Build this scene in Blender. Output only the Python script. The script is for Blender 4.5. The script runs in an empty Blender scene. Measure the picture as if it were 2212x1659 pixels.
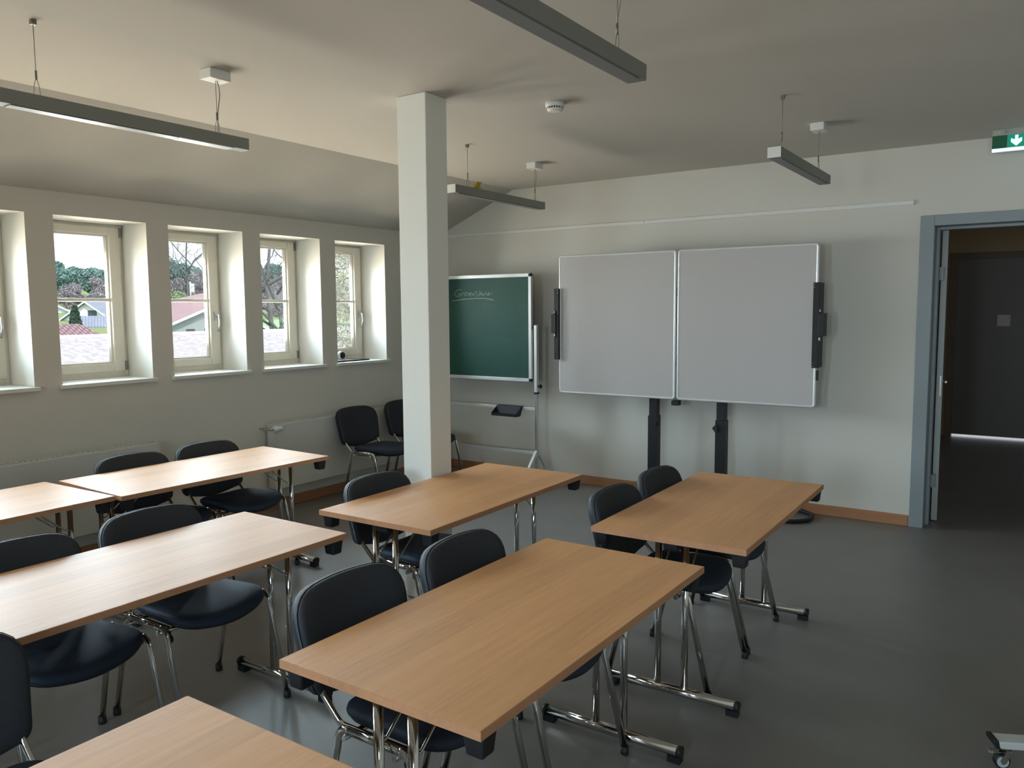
import bpy, math, random
from mathutils import Vector, Matrix

# ------------------------------------------------------------------ camera, sky, sun, daylight, exposure
scene = bpy.context.scene
COL = scene.collection
PI = math.pi

cam_data = bpy.data.cameras.new('camera')
cam_data.sensor_width = 36.0
cam_data.lens = 28.011
cam_data.clip_start = 0.05
cam_data.clip_end = 1000
cam = bpy.data.objects.new('camera', cam_data)
COL.objects.link(cam)
cam.matrix_world = Matrix(((0.82901796, -0.04572521, 0.55734946, 0.0),
                           (0.55917725, 0.08038424, -0.82514191, 0.0),
                           (-0.00707232, 0.99571461, 0.09220848, 1.6938),
                           (0, 0, 0, 1)))
scene.camera = cam

scene.view_settings.view_transform = 'Standard'
scene.view_settings.look = 'None'
scene.view_settings.gamma = 1.0
scene.view_settings.use_curve_mapping = False
scene.view_settings.exposure = 0.5

world = bpy.data.worlds.new('overcast_sky')
scene.world = world
world.use_nodes = True
wn = world.node_tree.nodes
bg = wn['Background']
bg.inputs['Color'].default_value = (0.86, 0.93, 1.0, 1)
bg.inputs['Strength'].default_value = 1.4

sun_data = bpy.data.lights.new('sun', 'SUN')
sun_data.energy = 2.5
sun_data.angle = math.radians(3)
sun_data.color = (1.0, 0.95, 0.86)
sun = bpy.data.objects.new('sun', sun_data)
COL.objects.link(sun)
sun.rotation_euler = Vector((-0.62, 0.25, -0.75)).to_track_quat('-Z', 'Y').to_euler()

XL, YB, ZC = -5.491, 6.7535, 2.896          # window wall, whiteboard wall, ceiling
XR, YR = 2.6, -2.6                          # the two walls behind / beside the camera
XS, ZS = -4.536, 2.497                      # fold of the ceiling slope, top of the window wall
WT, WB = 2.345, 1.215
WIN = [(-1.447, -0.792), (-0.611, 0.044), (0.225, 0.880), (1.061, 1.716), (1.897, 2.5526),
       (2.7306, 3.3856), (3.5605, 4.2213), (4.3952, 5.0506), (5.235, 5.894)]

REAR = [(-2.30, -1.645), (-0.80, -0.145), (0.70, 1.355)]     # windows of the same kind in the wall behind the camera (spans along x)
DOWN, UP = (0.66, 0.84, 1.0), (1.0, 0.87, 0.69)


def daylight(loc, direction, watts, size=(0.62, 1.12), spread=146, up=0.66):
    """Daylight coming in through one window: cool sky light heading down, warm light off the ground heading up."""
    ld = bpy.data.lights.new('daylight', 'AREA')
    ld.shape = 'RECTANGLE'
    ld.size, ld.size_y = size
    ld.energy = watts
    ld.spread = math.radians(spread)
    ld.use_nodes = True
    nt = ld.node_tree
    em = nt.nodes['Emission']
    geo = nt.nodes.new('ShaderNodeNewGeometry')
    sep = nt.nodes.new('ShaderNodeSeparateXYZ')
    nt.links.new(geo.outputs['Incoming'], sep.inputs[0])
    rmp = nt.nodes.new('ShaderNodeMapRange')
    rmp.inputs['From Min'].default_value = -0.45
    rmp.inputs['From Max'].default_value = 0.45
    nt.links.new(sep.outputs['Z'], rmp.inputs['Value'])
    mx = nt.nodes.new('ShaderNodeMix')
    mx.data_type = 'RGBA'
    mx.inputs[6].default_value = (*DOWN, 1)
    mx.inputs[7].default_value = (*[c * up for c in UP], 1)
    nt.links.new(rmp.outputs['Result'], mx.inputs[0])
    nt.links.new(mx.outputs[2], em.inputs['Color'])
    lo = bpy.data.objects.new('daylight', ld)
    COL.objects.link(lo)
    lo.location = loc
    lo.rotation_euler = Vector(direction).to_track_quat('-Z', 'Z').to_euler()


for (a, b) in WIN:
    daylight((XL - 0.42, (a + b) / 2, 1.79), (1, 0, 0), 64.0)
for (a, b) in REAR:
    daylight(((a + b) / 2, YR - 0.42, 1.79), (0, 1, 0), 52.0, spread=112, up=0.2)
daylight((2.62, 9.6, 1.7), (-1, 0, 0), 4.0, (0.9, 1.0))       # fill lamp added to brighten the corridor, shining through an added window

# ------------------------------------------------------------------ materials
MATS = {}


def mat(name, color, rough=0.6, metal=0.0, spec=0.5, emit=None, estr=1.0, noise=None, bump=None, coat=0.0):
    m = bpy.data.materials.new(name)
    m.use_nodes = True
    nt = m.node_tree
    b = nt.nodes['Principled BSDF']
    b.inputs['Base Color'].default_value = (*color, 1)
    b.inputs['Roughness'].default_value = rough
    b.inputs['Metallic'].default_value = metal
    b.inputs['Specular IOR Level'].default_value = spec
    b.inputs['Coat Weight'].default_value = coat
    if emit:
        b.inputs['Emission Color'].default_value = (*emit, 1)
        b.inputs['Emission Strength'].default_value = estr
    tc = None
    if noise or bump:
        tc = nt.nodes.new('ShaderNodeTexCoord')
    if noise:                                  # (scale, second colour, contrast low, contrast high)
        n = nt.nodes.new('ShaderNodeTexNoise')
        n.inputs['Scale'].default_value = noise[0]
        n.inputs['Detail'].default_value = 5
        nt.links.new(tc.outputs['Object'], n.inputs['Vector'])
        r = nt.nodes.new('ShaderNodeMapRange')
        r.inputs['From Min'].default_value = noise[2]
        r.inputs['From Max'].default_value = noise[3]
        nt.links.new(n.outputs['Fac'], r.inputs['Value'])
        mx = nt.nodes.new('ShaderNodeMix')
        mx.data_type = 'RGBA'
        mx.inputs[6].default_value = (*color, 1)
        mx.inputs[7].default_value = (*noise[1], 1)
        nt.links.new(r.outputs['Result'], mx.inputs[0])
        nt.links.new(mx.outputs[2], b.inputs['Base Color'])
    if bump:                                   # (scale, strength, distance)
        n = nt.nodes.new('ShaderNodeTexNoise')
        n.inputs['Scale'].default_value = bump[0]
        n.inputs['Detail'].default_value = 4
        nt.links.new(tc.outputs['Object'], n.inputs['Vector'])
        bp = nt.nodes.new('ShaderNodeBump')
        bp.inputs['Strength'].default_value = bump[1]
        bp.inputs['Distance'].default_value = bump[2]
        nt.links.new(n.outputs['Fac'], bp.inputs['Height'])
        nt.links.new(bp.outputs['Normal'], b.inputs['Normal'])
    MATS[name] = m
    return m


def beech(name, c1, c2, rough, axis=1, coat=0.0, spec=0.5):
    """Beech laminate: long fine grain and faint joined staves along the given axis."""
    m = mat(name, c1, rough, coat=coat, spec=spec)
    nt = m.node_tree
    b = nt.nodes['Principled BSDF']
    b.inputs['Coat Roughness'].default_value = 0.24
    tc = nt.nodes.new('ShaderNodeTexCoord')
    mp = nt.nodes.new('ShaderNodeMapping')
    sc = [26.0, 26.0, 26.0]
    sc[axis] = 1.6
    mp.inputs['Scale'].default_value = sc
    nt.links.new(tc.outputs['Object'], mp.inputs['Vector'])
    n = nt.nodes.new('ShaderNodeTexNoise')
    n.inputs['Scale'].default_value = 2.2
    n.inputs['Detail'].default_value = 6
    n.inputs['Roughness'].default_value = 0.65
    nt.links.new(mp.outputs['Vector'], n.inputs['Vector'])
    r = nt.nodes.new('ShaderNodeMapRange')
    r.inputs['From Min'].default_value = 0.3
    r.inputs['From Max'].default_value = 0.7
    nt.links.new(n.outputs['Fac'], r.inputs['Value'])
    mx = nt.nodes.new('ShaderNodeMix')
    mx.data_type = 'RGBA'
    mx.inputs[6].default_value = (*c1, 1)
    mx.inputs[7].default_value = (*c2, 1)
    nt.links.new(r.outputs['Result'], mx.inputs[0])
    # staves
    mp2 = nt.nodes.new('ShaderNodeMapping')
    s2 = [9.0, 9.0, 9.0]
    s2[axis] = 0.9
    mp2.inputs['Scale'].default_value = s2
    mp2.inputs['Location'].default_value = (0.37, 0.21, 0.0)
    nt.links.new(tc.outputs['Object'], mp2.inputs['Vector'])
    fl = nt.nodes.new('ShaderNodeVectorMath')
    fl.operation = 'FLOOR'
    nt.links.new(mp2.outputs['Vector'], fl.inputs[0])
    wh = nt.nodes.new('ShaderNodeTexWhiteNoise')
    nt.links.new(fl.outputs['Vector'], wh.inputs['Vector'])
    hs = nt.nodes.new('ShaderNodeHueSaturation')
    r2 = nt.nodes.new('ShaderNodeMapRange')
    r2.inputs['To Min'].default_value = 0.92
    r2.inputs['To Max'].default_value = 1.06
    nt.links.new(wh.outputs['Value'], r2.inputs['Value'])
    nt.links.new(r2.outputs['Result'], hs.inputs['Value'])
    nt.links.new(mx.outputs[2], hs.inputs['Color'])
    nt.links.new(hs.outputs['Color'], b.inputs['Base Color'])
    return m


def tiles(name, c1, c2, scale, rot=(0, 0, 0), mortar=0.06):
    m = mat(name, c1, 0.8)
    nt = m.node_tree
    b = nt.nodes['Principled BSDF']
    tc = nt.nodes.new('ShaderNodeTexCoord')
    mp = nt.nodes.new('ShaderNodeMapping')
    mp.inputs['Rotation'].default_value = rot
    nt.links.new(tc.outputs['Object'], mp.inputs['Vector'])
    br = nt.nodes.new('ShaderNodeTexBrick')
    br.inputs['Scale'].default_value = scale
    br.inputs['Color1'].default_value = (*c1, 1)
    br.inputs['Color2'].default_value = (*[x * 0.85 for x in c1], 1)
    br.inputs['Mortar'].default_value = (*c2, 1)
    br.inputs['Mortar Size'].default_value = mortar
    nt.links.new(mp.outputs['Vector'], br.inputs['Vector'])
    nt.links.new(br.outputs['Color'], b.inputs['Base Color'])
    return m


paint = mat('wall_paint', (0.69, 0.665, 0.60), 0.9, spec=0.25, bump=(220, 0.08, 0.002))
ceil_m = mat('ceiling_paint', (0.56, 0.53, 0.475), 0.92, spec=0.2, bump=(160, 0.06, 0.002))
pillar_m = mat('pillar_paint', (0.80, 0.79, 0.72), 0.9, spec=0.25, bump=(220, 0.06, 0.002))
lino = mat('linoleum', (0.176, 0.164, 0.150), 0.42, spec=0.7, noise=(3.0, (0.196, 0.183, 0.168), 0.35, 0.7), bump=(60, 0.05, 0.002))
corr_floor = lino
base_m = beech('baseboard_beech', (0.36, 0.165, 0.075), (0.42, 0.20, 0.095), 0.5, axis=0)
wood_top = beech('beech_laminate', (0.61, 0.295, 0.112), (0.69, 0.36, 0.15), 0.49, spec=0.7)
wood_edge = beech('beech_edge_band', (0.45, 0.215, 0.105), (0.52, 0.26, 0.135), 0.42)
chrome = mat('chrome', (0.62, 0.61, 0.58), 0.10, metal=1.0)
steel = mat('dull_steel', (0.30, 0.30, 0.30), 0.35, metal=0.9)
blackp = mat('black_plastic', (0.012, 0.013, 0.015), 0.5, spec=0.4)
shellp = mat('black_shell', (0.018, 0.021, 0.028), 0.62, spec=0.35)
fabric = mat('black_fabric', (0.020, 0.023, 0.029), 0.62, spec=0.35, bump=(480, 0.35, 0.0015), noise=(300, (0.036, 0.040, 0.047), 0.35, 0.75))
seat_fab = mat('seat_fabric', (0.014, 0.024, 0.043), 0.68, spec=0.4, bump=(480, 0.3, 0.0015), noise=(300, (0.025, 0.038, 0.060), 0.35, 0.75))
frame_w = mat('window_frame_white', (0.74, 0.70, 0.60), 0.5)
sill_m = mat('window_sill_white', (0.80, 0.79, 0.74), 0.4)
rad_m = mat('radiator_enamel', (0.66, 0.66, 0.61), 0.45)
white_p = mat('white_plastic', (0.78, 0.77, 0.73), 0.45)
lamp_m = mat('lamp_profile', (0.22, 0.22, 0.195), 0.5)
louvre_m = mat('lamp_louvre', (0.20, 0.20, 0.20), 0.45)
diff_m = mat('lamp_diffuser', (0.60, 0.63, 0.66), 0.45)
wire_m = mat('steel_wire', (0.22, 0.21, 0.18), 0.45, metal=0.6)
cord_m = mat('grey_cord', (0.33, 0.31, 0.26), 0.6)
alu = mat('aluminium', (0.60, 0.61, 0.60), 0.32, metal=0.85)
alu_light = mat('aluminium_satin', (0.74, 0.75, 0.74), 0.4, metal=0.35)
wb_m = mat('whiteboard_enamel', (0.53, 0.505, 0.49), 0.30, spec=0.4)
bb_m = mat('chalkboard_green', (0.013, 0.072, 0.052), 0.55, spec=0.35, noise=(5, (0.022, 0.085, 0.064), 0.5, 0.85))
chalk = mat('chalk', (0.42, 0.52, 0.48), 0.95)
chalk_faint = mat('chalk_smudge', (0.07, 0.15, 0.125), 0.95)
door_fr = mat('door_frame_grey', (0.26, 0.295, 0.305), 0.42)
leaf_m = mat('door_leaf_grey', (0.36, 0.37, 0.35), 0.45)
corr_wall = mat('corridor_plaster', (0.42, 0.31, 0.18), 0.9)
door2_m = mat('corridor_door', (0.16, 0.14, 0.12), 0.5)
door2_fr = mat('corridor_door_frame', (0.15, 0.10, 0.055), 0.5)
plate_m = mat('door_plate', (0.55, 0.47, 0.47), 0.5)
sign_dark = mat('sign_green_dark', (0.003, 0.055, 0.02), 0.3, emit=(0.0, 0.08, 0.03), estr=0.25)
sign_lit = mat('sign_green_lit', (0.004, 0.12, 0.075), 0.3, emit=(0.0, 0.17, 0.10), estr=0.8)
sign_white = mat('sign_arrow', (0.6, 0.85, 0.9), 0.4, emit=(0.55, 0.84, 1.0), estr=0.85)
sign_strip = mat('sign_light_strip', (0.6, 0.65, 0.8), 0.4, emit=(0.62, 0.68, 1.0), estr=0.85)
sign_box = mat('sign_housing', (0.42, 0.43, 0.38), 0.5)
yellow = mat('yellow_ribbon', (0.42, 0.27, 0.02), 0.6)
paper = mat('glossy_paper', (0.7, 0.7, 0.74), 0.25)
rubber = mat('caster_rubber', (0.01, 0.01, 0.01), 0.5)
clearp = mat('caster_disc', (0.42, 0.46, 0.46), 0.25)

# outdoors
ground_m = mat('meadow', (0.15, 0.24, 0.08), 0.95, noise=(0.15, (0.24, 0.22, 0.12), 0.35, 0.7))
lawn_m = mat('bright_lawn', (0.22, 0.38, 0.17), 0.95, noise=(0.6, (0.30, 0.46, 0.24), 0.3, 0.7))
felt_m = mat('weathered_roof_tiles', (0.33, 0.30, 0.32), 0.9, noise=(7.0, (0.46, 0.43, 0.45), 0.42, 0.6))
redtile = tiles('red_clay_tiles', (0.47, 0.29, 0.30), (0.16, 0.09, 0.11), 1.15, mortar=0.09)
redsheet = mat('faded_red_roof', (0.33, 0.225, 0.245), 0.8, noise=(0.5, (0.29, 0.19, 0.21), 0.3, 0.7))
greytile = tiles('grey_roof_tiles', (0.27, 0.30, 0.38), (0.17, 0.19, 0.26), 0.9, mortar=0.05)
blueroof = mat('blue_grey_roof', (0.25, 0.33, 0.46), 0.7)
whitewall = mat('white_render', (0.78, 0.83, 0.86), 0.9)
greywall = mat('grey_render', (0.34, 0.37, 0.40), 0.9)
darkwin = mat('dark_window', (0.05, 0.07, 0.09), 0.2)
trim_m = mat('white_verge', (0.68, 0.70, 0.72), 0.7)
bark = mat('bark_grey', (0.13, 0.13, 0.14), 0.95)
bark_l = mat('bark_light', (0.20, 0.19, 0.18), 0.95)
pine_m = mat('hazed_pine_needles', (0.13, 0.24, 0.225), 0.9, noise=(0.8, (0.22, 0.33, 0.31), 0.4, 0.65))  # distance haze is mixed into the needle colour
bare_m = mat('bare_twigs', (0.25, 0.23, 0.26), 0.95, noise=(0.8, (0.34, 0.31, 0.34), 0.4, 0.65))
leaf_g = mat('spring_leaves', (0.19, 0.27, 0.14), 0.8, noise=(0.9, (0.33, 0.42, 0.24), 0.4, 0.65))
conif_m = mat('dark_conifer', (0.035, 0.07, 0.05), 0.9, noise=(2.0, (0.08, 0.14, 0.09), 0.45, 0.65))
thick_m = mat('dry_leaves', (0.30, 0.29, 0.22), 0.9, noise=(1.6, (0.48, 0.48, 0.36), 0.42, 0.62))

glass_m = bpy.data.materials.new('window_glass')
glass_m.use_nodes = True
_nt = glass_m.node_tree
_nt.nodes.clear()
_o = _nt.nodes.new('ShaderNodeOutputMaterial')
_t = _nt.nodes.new('ShaderNodeBsdfTransparent')
_t.inputs['Color'].default_value = (0.95, 0.97, 0.97, 1)
_g = _nt.nodes.new('ShaderNodeBsdfGlossy')
_g.inputs['Roughness'].default_value = 0.02
_f = _nt.nodes.new('ShaderNodeFresnel')
_f.inputs['IOR'].default_value = 1.3
_m = _nt.nodes.new('ShaderNodeMixShader')
_nt.links.new(_f.outputs[0], _m.inputs[0])
_nt.links.new(_t.outputs[0], _m.inputs[1])
_nt.links.new(_g.outputs[0], _m.inputs[2])
_nt.links.new(_m.outputs[0], _o.inputs['Surface'])


# ------------------------------------------------------------------ mesh helpers
class MB:
    def __init__(self):
        self.v, self.f, self.s = [], [], []

    def face(self, ids, smooth=False):
        self.f.append(tuple(ids))
        self.s.append(smooth)

    def box(self, a, b, mtx=None):
        i = len(self.v)
        for z in (a[2], b[2]):
            for y in (a[1], b[1]):
                for x in (a[0], b[0]):
                    p = Vector((x, y, z))
                    self.v.append(mtx @ p if mtx else p)
        for q in ((0, 2, 3, 1), (4, 5, 7, 6), (0, 1, 5, 4), (2, 6, 7, 3), (0, 4, 6, 2), (1, 3, 7, 5)):
            self.face([i + k for k in q])
        return self

    def cbox(self, c, s, mtx=None):
        return self.box([c[k] - s[k] / 2 for k in range(3)], [c[k] + s[k] / 2 for k in range(3)], mtx)

    def poly(self, pts, smooth=False):
        i = len(self.v)
        self.v += [Vector(p) for p in pts]
        self.face(range(i, i + len(pts)), smooth)
        return self

    def prism(self, pts, d):
        """Flat polygon pts pushed along vector d."""
        i, n = len(self.v), len(pts)
        d = Vector(d)
        self.v += [Vector(p) for p in pts] + [Vector(p) + d for p in pts]
        self.face(range(i + n - 1, i - 1, -1))
        self.face(range(i + n, i + 2 * n))
        for k in range(n):
            l = (k + 1) % n
            self.face((i + k, i + l, i + n + l, i + n + k))
        return self

    def tube(self, path, r, seg=10, closed=False, flat=1.0, taper=None):
        """Tube along path; flat squashes it along its second frame axis; taper gives a radius per point."""
        P = [Vector(p) for p in path]
        n = len(P)
        T = []
        for k in range(n):
            if closed:
                t = P[(k + 1) % n] - P[k - 1]
            elif k == 0:
                t = P[1] - P[0]
            elif k == n - 1:
                t = P[-1] - P[-2]
            else:
                t = (P[k + 1] - P[k]).normalized() + (P[k] - P[k - 1]).normalized()
            T.append(t.normalized() if t.length > 1e-9 else Vector((0, 0, 1)))
        ref = Vector((0, 1, 0)) if abs(T[0].y) < 0.9 else Vector((1, 0, 0))
        u = (ref - T[0] * ref.dot(T[0])).normalized()
        i = len(self.v)
        for k in range(n):
            u = u - T[k] * u.dot(T[k])
            u = u.normalized() if u.length > 1e-9 else Vector((1, 0, 0))
            w = T[k].cross(u)
            rr = taper[k] if taper else r
            for j in range(seg):
                a = 2 * PI * j / seg
                self.v.append(P[k] + u * (rr * math.cos(a) * flat) + w * (rr * math.sin(a)))
        m = n if closed else n - 1
        for k in range(m):
            for j in range(seg):
                a, b = i + k * seg, i + ((k + 1) % n) * seg
                self.face((a + j, a + (j + 1) % seg, b + (j + 1) % seg, b + j), True)
        if not closed:
            self.face(range(i + seg - 1, i - 1, -1))
            self.face(range(i + (n - 1) * seg, i + n * seg))
        return self

    def lathe(self, prof, c=(0, 0, 0), seg=24, axis='z'):
        i = len(self.v)
        n = len(prof)
        for (r, h) in prof:
            for j in range(seg):
                a = 2 * PI * j / seg
                x, y, z = r * math.cos(a), r * math.sin(a), h
                if axis == 'x':
                    x, y, z = z, x, y
                elif axis == 'y':
                    x, y, z = y, z, x
                self.v.append(Vector((x + c[0], y + c[1], z + c[2])))
        for k in range(n - 1):
            for j in range(seg):
                a, b = i + k * seg, i + (k + 1) * seg
                self.face((a + j, a + (j + 1) % seg, b + (j + 1) % seg, b + j), True)
        self.face(range(i + seg - 1, i - 1, -1))
        self.face(range(i + (n - 1) * seg, i + n * seg))
        return self

    def pad(self, outline, front, back, place, rings=((1.0, 0.0), (0.985, 0.55), (0.93, 0.9), (0.75, 1.0), (0.45, 1.0), (0.2, 1.0))):
        """Upholstered pad: outline in (p, q); thickness profile by rings; place(p, q, t) -> point."""
        n = len(outline)
        i = len(self.v)
        idx = []
        for (sc, h) in rings:
            idx.append(len(self.v))
            for (p, q) in outline:
                self.v.append(Vector(place(p * sc, q * sc, front * h)))
        cf = len(self.v)
        self.v.append(Vector(place(0, 0, front)))
        bid = [idx[0]]
        for (sc, h) in rings[1:]:
            bid.append(len(self.v))
            for (p, q) in outline:
                self.v.append(Vector(place(p * sc, q * sc, -back * h)))
        cb = len(self.v)
        self.v.append(Vector(place(0, 0, -back)))
        for ids, c, flip in ((idx, cf, False), (bid, cb, True)):
            for k in range(len(ids) - 1):
                for j in range(n):
                    q = (ids[k] + j, ids[k] + (j + 1) % n, ids[k + 1] + (j + 1) % n, ids[k + 1] + j)
                    self.face(q[::-1] if flip else q, True)
            for j in range(n):
                q = (ids[-1] + j, ids[-1] + (j + 1) % n, c)
                self.face(q[::-1] if flip else q, True)
        return self

    def build(self, name, m, parent=None, bevel=0.0, bseg=2, loc=None):
        me = bpy.data.meshes.new(name)
        me.from_pydata([tuple(v) for v in self.v], [], self.f)
        me.polygons.foreach_set('use_smooth', self.s)
        me.materials.append(m)
        me.update()
        o = bpy.data.objects.new(name, me)
        COL.objects.link(o)
        if parent:
            o.parent = parent
        if loc:
            o.location = loc
        if bevel:
            b = o.modifiers.new('bevel', 'BEVEL')
            b.width = bevel
            b.segments = bseg
            b.limit_method = 'ANGLE'
            b.harden_normals = False
        return o


def fillet(pts, r, n=6):
    """Round the inner corners of a polyline."""
    P = [Vector(p) for p in pts]
    out = [P[0]]
    for k in range(1, len(P) - 1):
        a, b = (P[k - 1] - P[k]), (P[k + 1] - P[k])
        rr = r[k - 1] if isinstance(r, (list, tuple)) else r
        ang = a.angle(b)
        d = min(rr / math.tan(ang / 2), a.length * 0.49, b.length * 0.49)
        p0, p1 = P[k] + a.normalized() * d, P[k] + b.normalized() * d
        for j in range(n + 1):
            t = j / n
            out.append(p0 * (1 - t) ** 2 + P[k] * (2 * t * (1 - t)) + p1 * t * t)
    out.append(P[-1])
    return out


def thing(name, label, cat, loc=(0, 0, 0), rz=0.0, group=None):
    o = bpy.data.objects.new(name, None)
    o.empty_display_size = 0.1
    COL.objects.link(o)
    o.location = loc
    o.rotation_euler = (0, 0, rz)
    return tag(o, label, cat, group)


def tag(o, label, cat, group=None):
    o['label'] = label
    o['category'] = cat
    if group:
        o['group'] = group
    return o


def struct(o):
    o['kind'] = 'structure'
    return o


def dup(root, loc, rz, label):
    r = root.copy()
    COL.objects.link(r)
    r.location = loc
    r.rotation_euler = (0, 0, rz)
    r['label'] = label
    for ch in list(root.children):
        c = ch.copy()
        COL.objects.link(c)
        c.parent = r
        for g in list(ch.children):
            d = g.copy()
            COL.objects.link(d)
            d.parent = c
    return r


# ------------------------------------------------------------------ room shell
struct(MB().box((XL - 0.4, YR - 0.2, -0.12), (XR + 0.2, YB + 0.26, 0)).build('floor', lino))
TW = 0.40                                              # thickness of the window wall
w = MB()
w.box((XL - TW, YR - 0.2, -0.1), (XL, YB + 0.25, WB - 0.025))
w.box((XL - TW, YR - 0.2, WT), (XL, YB + 0.25, ZS + 0.02))
ys = [YR - 0.2] + [q for ab in WIN for q in ab] + [YB + 0.25]
for k in range(0, len(ys), 2):
    w.box((XL - TW, ys[k], WB - 0.025), (XL, ys[k + 1], WT))
struct(w.build('wall_left', paint))

DX0, DX1, DZ = -0.749, 0.262, 2.297                    # door opening in the whiteboard wall
w = MB()
w.box((XL - TW, YB, -0.1), (DX0 - 0.03, YB + 0.25, ZC + 0.15))
w.box((DX1 + 0.03, YB, -0.1), (XR + 0.2, YB + 0.25, ZC + 0.15))
w.box((DX0 - 0.03, YB, DZ + 0.03), (DX1 + 0.03, YB + 0.25, ZC + 0.15))
struct(w.build('wall_back', paint))
struct(MB().box((XR, YR - 0.2, -0.1), (XR + 0.2, YB, ZC + 0.15)).build('wall_right', paint))
w = MB()
w.box((XL - TW, YR - 0.4, -0.1), (XR + 0.2, YR, WB - 0.025)).box((XL - TW, YR - 0.4, WT), (XR + 0.2, YR, ZC + 0.15))
xs_ = [XL - TW] + [q for ab in REAR for q in ab] + [XR + 0.2]
for k in range(0, len(xs_), 2):
    w.box((xs_[k], YR - 0.4, WB - 0.025), (xs_[k + 1], YR, WT))
struct(w.build('wall_front', paint))
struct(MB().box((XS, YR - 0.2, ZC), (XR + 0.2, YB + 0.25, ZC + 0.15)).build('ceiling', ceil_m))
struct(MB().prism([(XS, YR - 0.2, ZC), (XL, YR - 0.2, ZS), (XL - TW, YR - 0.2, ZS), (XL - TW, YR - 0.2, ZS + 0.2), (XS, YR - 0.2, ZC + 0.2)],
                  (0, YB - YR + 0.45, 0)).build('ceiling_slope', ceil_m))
struct(MB().box((-3.122, 3.479, 0), (-2.914, 3.666, ZC)).build('pillar', pillar_m, bevel=0.004))
struct(MB().box((XL + 0.0, YB - 0.016, 0), (-0.852, YB, 0.086)).build('baseboard_back', base_m, bevel=0.004))
bl = MB().box((XL, YR, 0), (XL + 0.016, YB - 0.016, 0.086)).build('baseboard_left', beech('baseboard_beech_side', (0.36, 0.165, 0.075), (0.42, 0.20, 0.095), 0.5), bevel=0.004)
struct(bl)

# windows --------------------------------------------------------------------
XF = XL - 0.31                                         # inner face of the sashes
def make_window(wi, a, b):
    f = MB()
    x0, x1 = XL - 0.385, XF - 0.015
    fw = 0.035
    f.box((x0, a, WB), (x1, a + fw, WT)).box((x0, b - fw, WB), (x1, b, WT))
    f.box((x0, a + fw, WB), (x1, b - fw, WB + 0.05)).box((x0, a + fw, WT - 0.03), (x1, b - fw, WT))
    fr = struct(f.build('window_%d' % (wi + 1), frame_w, bevel=0.003))
    sa, sb, s0, s1 = a + 0.024, b - 0.024, WB + 0.044, WT - 0.02
    ga, gb, g0, g1 = a + 0.108, b - 0.108, WB + 0.103, WT - 0.075
    s = MB()
    xs0, xs1 = XF - 0.065, XF
    s.box((xs0, sa, s0), (xs1, ga, s1)).box((xs0, gb, s0), (xs1, sb, s1))
    s.box((xs0, ga, s0), (xs1, gb, g0)).box((xs0, ga, g1), (xs1, gb, s1))
    s.build('sash', frame_w, fr, bevel=0.004)
    bd = MB()                                          # thin glazing bead stepping down to the pane
    for (p0, p1, q0, q1) in ((ga, ga + 0.012, g0, g1), (gb - 0.012, gb, g0, g1), (ga + 0.012, gb - 0.012, g0, g0 + 0.012), (ga + 0.012, gb - 0.012, g1 - 0.012, g1)):
        bd.box((XF - 0.06, p0, q0), (XF - 0.022, p1, q1))
    bd.build('glazing_bead', frame_w, fr)
    MB().box((XF - 0.058, ga, 1.779), (XF - 0.008, gb, 1.803)).build('glazing_bar', frame_w, fr, bevel=0.003)
    MB().box((XF - 0.050, ga + 0.005, g0 + 0.005), (XF - 0.044, gb - 0.005, g1 - 0.005)).build('pane', glass_m, fr)
    sl_ = MB().box((XL - 0.325, a + 0.001, WB - 0.024), (XL + 0.001, b - 0.001, WB + 0.0005)).box((XL - 0.002, a - 0.022, WB - 0.026), (XL + 0.035, b + 0.022, WB + 0.0005))
    sl_.build('sill', sill_m, fr, bevel=0.003)
    hand_right = wi % 2 == 0
    hy, ky = (sb - 0.036, sa) if hand_right else (sa + 0.036, sb)
    h = MB()
    h.box((XF, hy - 0.016, 1.625), (XF + 0.012, hy + 0.016, 1.700))
    h.tube([(XF + 0.01, hy, 1.672), (XF + 0.03, hy, 1.672)], 0.010, 10)
    h.tube(fillet([(XF + 0.028, hy, 1.672), (XF + 0.048, hy, 1.672), (XF + 0.055, hy, 1.60), (XF + 0.030, hy, 1.535)], 0.02), 0.0085, 10)
    h.build('handle', alu, fr)
    for hz in (WT - 0.055, WB + 0.085):
        MB().box((XF - 0.02, ky - 0.008, hz - 0.035), (XF + 0.008, ky + 0.008, hz + 0.035)).tube([(XF + 0.008, ky, hz - 0.03), (XF + 0.008, ky, hz + 0.03)], 0.006, 8).build('hinge', steel, fr)
    return fr


for wi, (a, b) in enumerate(WIN):
    make_window(wi, a, b)
for wi, (a, b) in enumerate(REAR):
    o = make_window(len(WIN) + wi, 1.0, 1.655)
    o.rotation_euler = (0, 0, PI / 2)
    o.location = ((a + b) / 2 + 1.3275, YR - XL, 0)

# doors ------------------------------------------------------------------------
f = MB()
for (xa, xb) in ((DX0 - 0.097, DX0), (DX1, DX1 + 0.097)):
    f.box((xa, YB - 0.018, 0), (xb, YB + 0.0, DZ + 0.078))
f.box((DX0, YB - 0.018, DZ), (DX1, YB + 0.0, DZ + 0.078))
for (xa, xb) in ((DX0 - 0.03, DX0), (DX1, DX1 + 0.03)):
    f.box((xa, YB, 0), (xb, YB + 0.25, DZ + 0.03))
f.box((DX0, YB, DZ), (DX1, YB + 0.25, DZ + 0.03))
f.box((DX0, YB + 0.12, 0), (DX0 + 0.022, YB + 0.20, DZ)).box((DX1 - 0.022, YB + 0.12, 0), (DX1, YB + 0.20, DZ)).box((DX0 + 0.022, YB + 0.12, DZ - 0.022), (DX1 - 0.022, YB + 0.20, DZ))
d1 = struct(f.build('door_1', door_fr, bevel=0.003))
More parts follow.
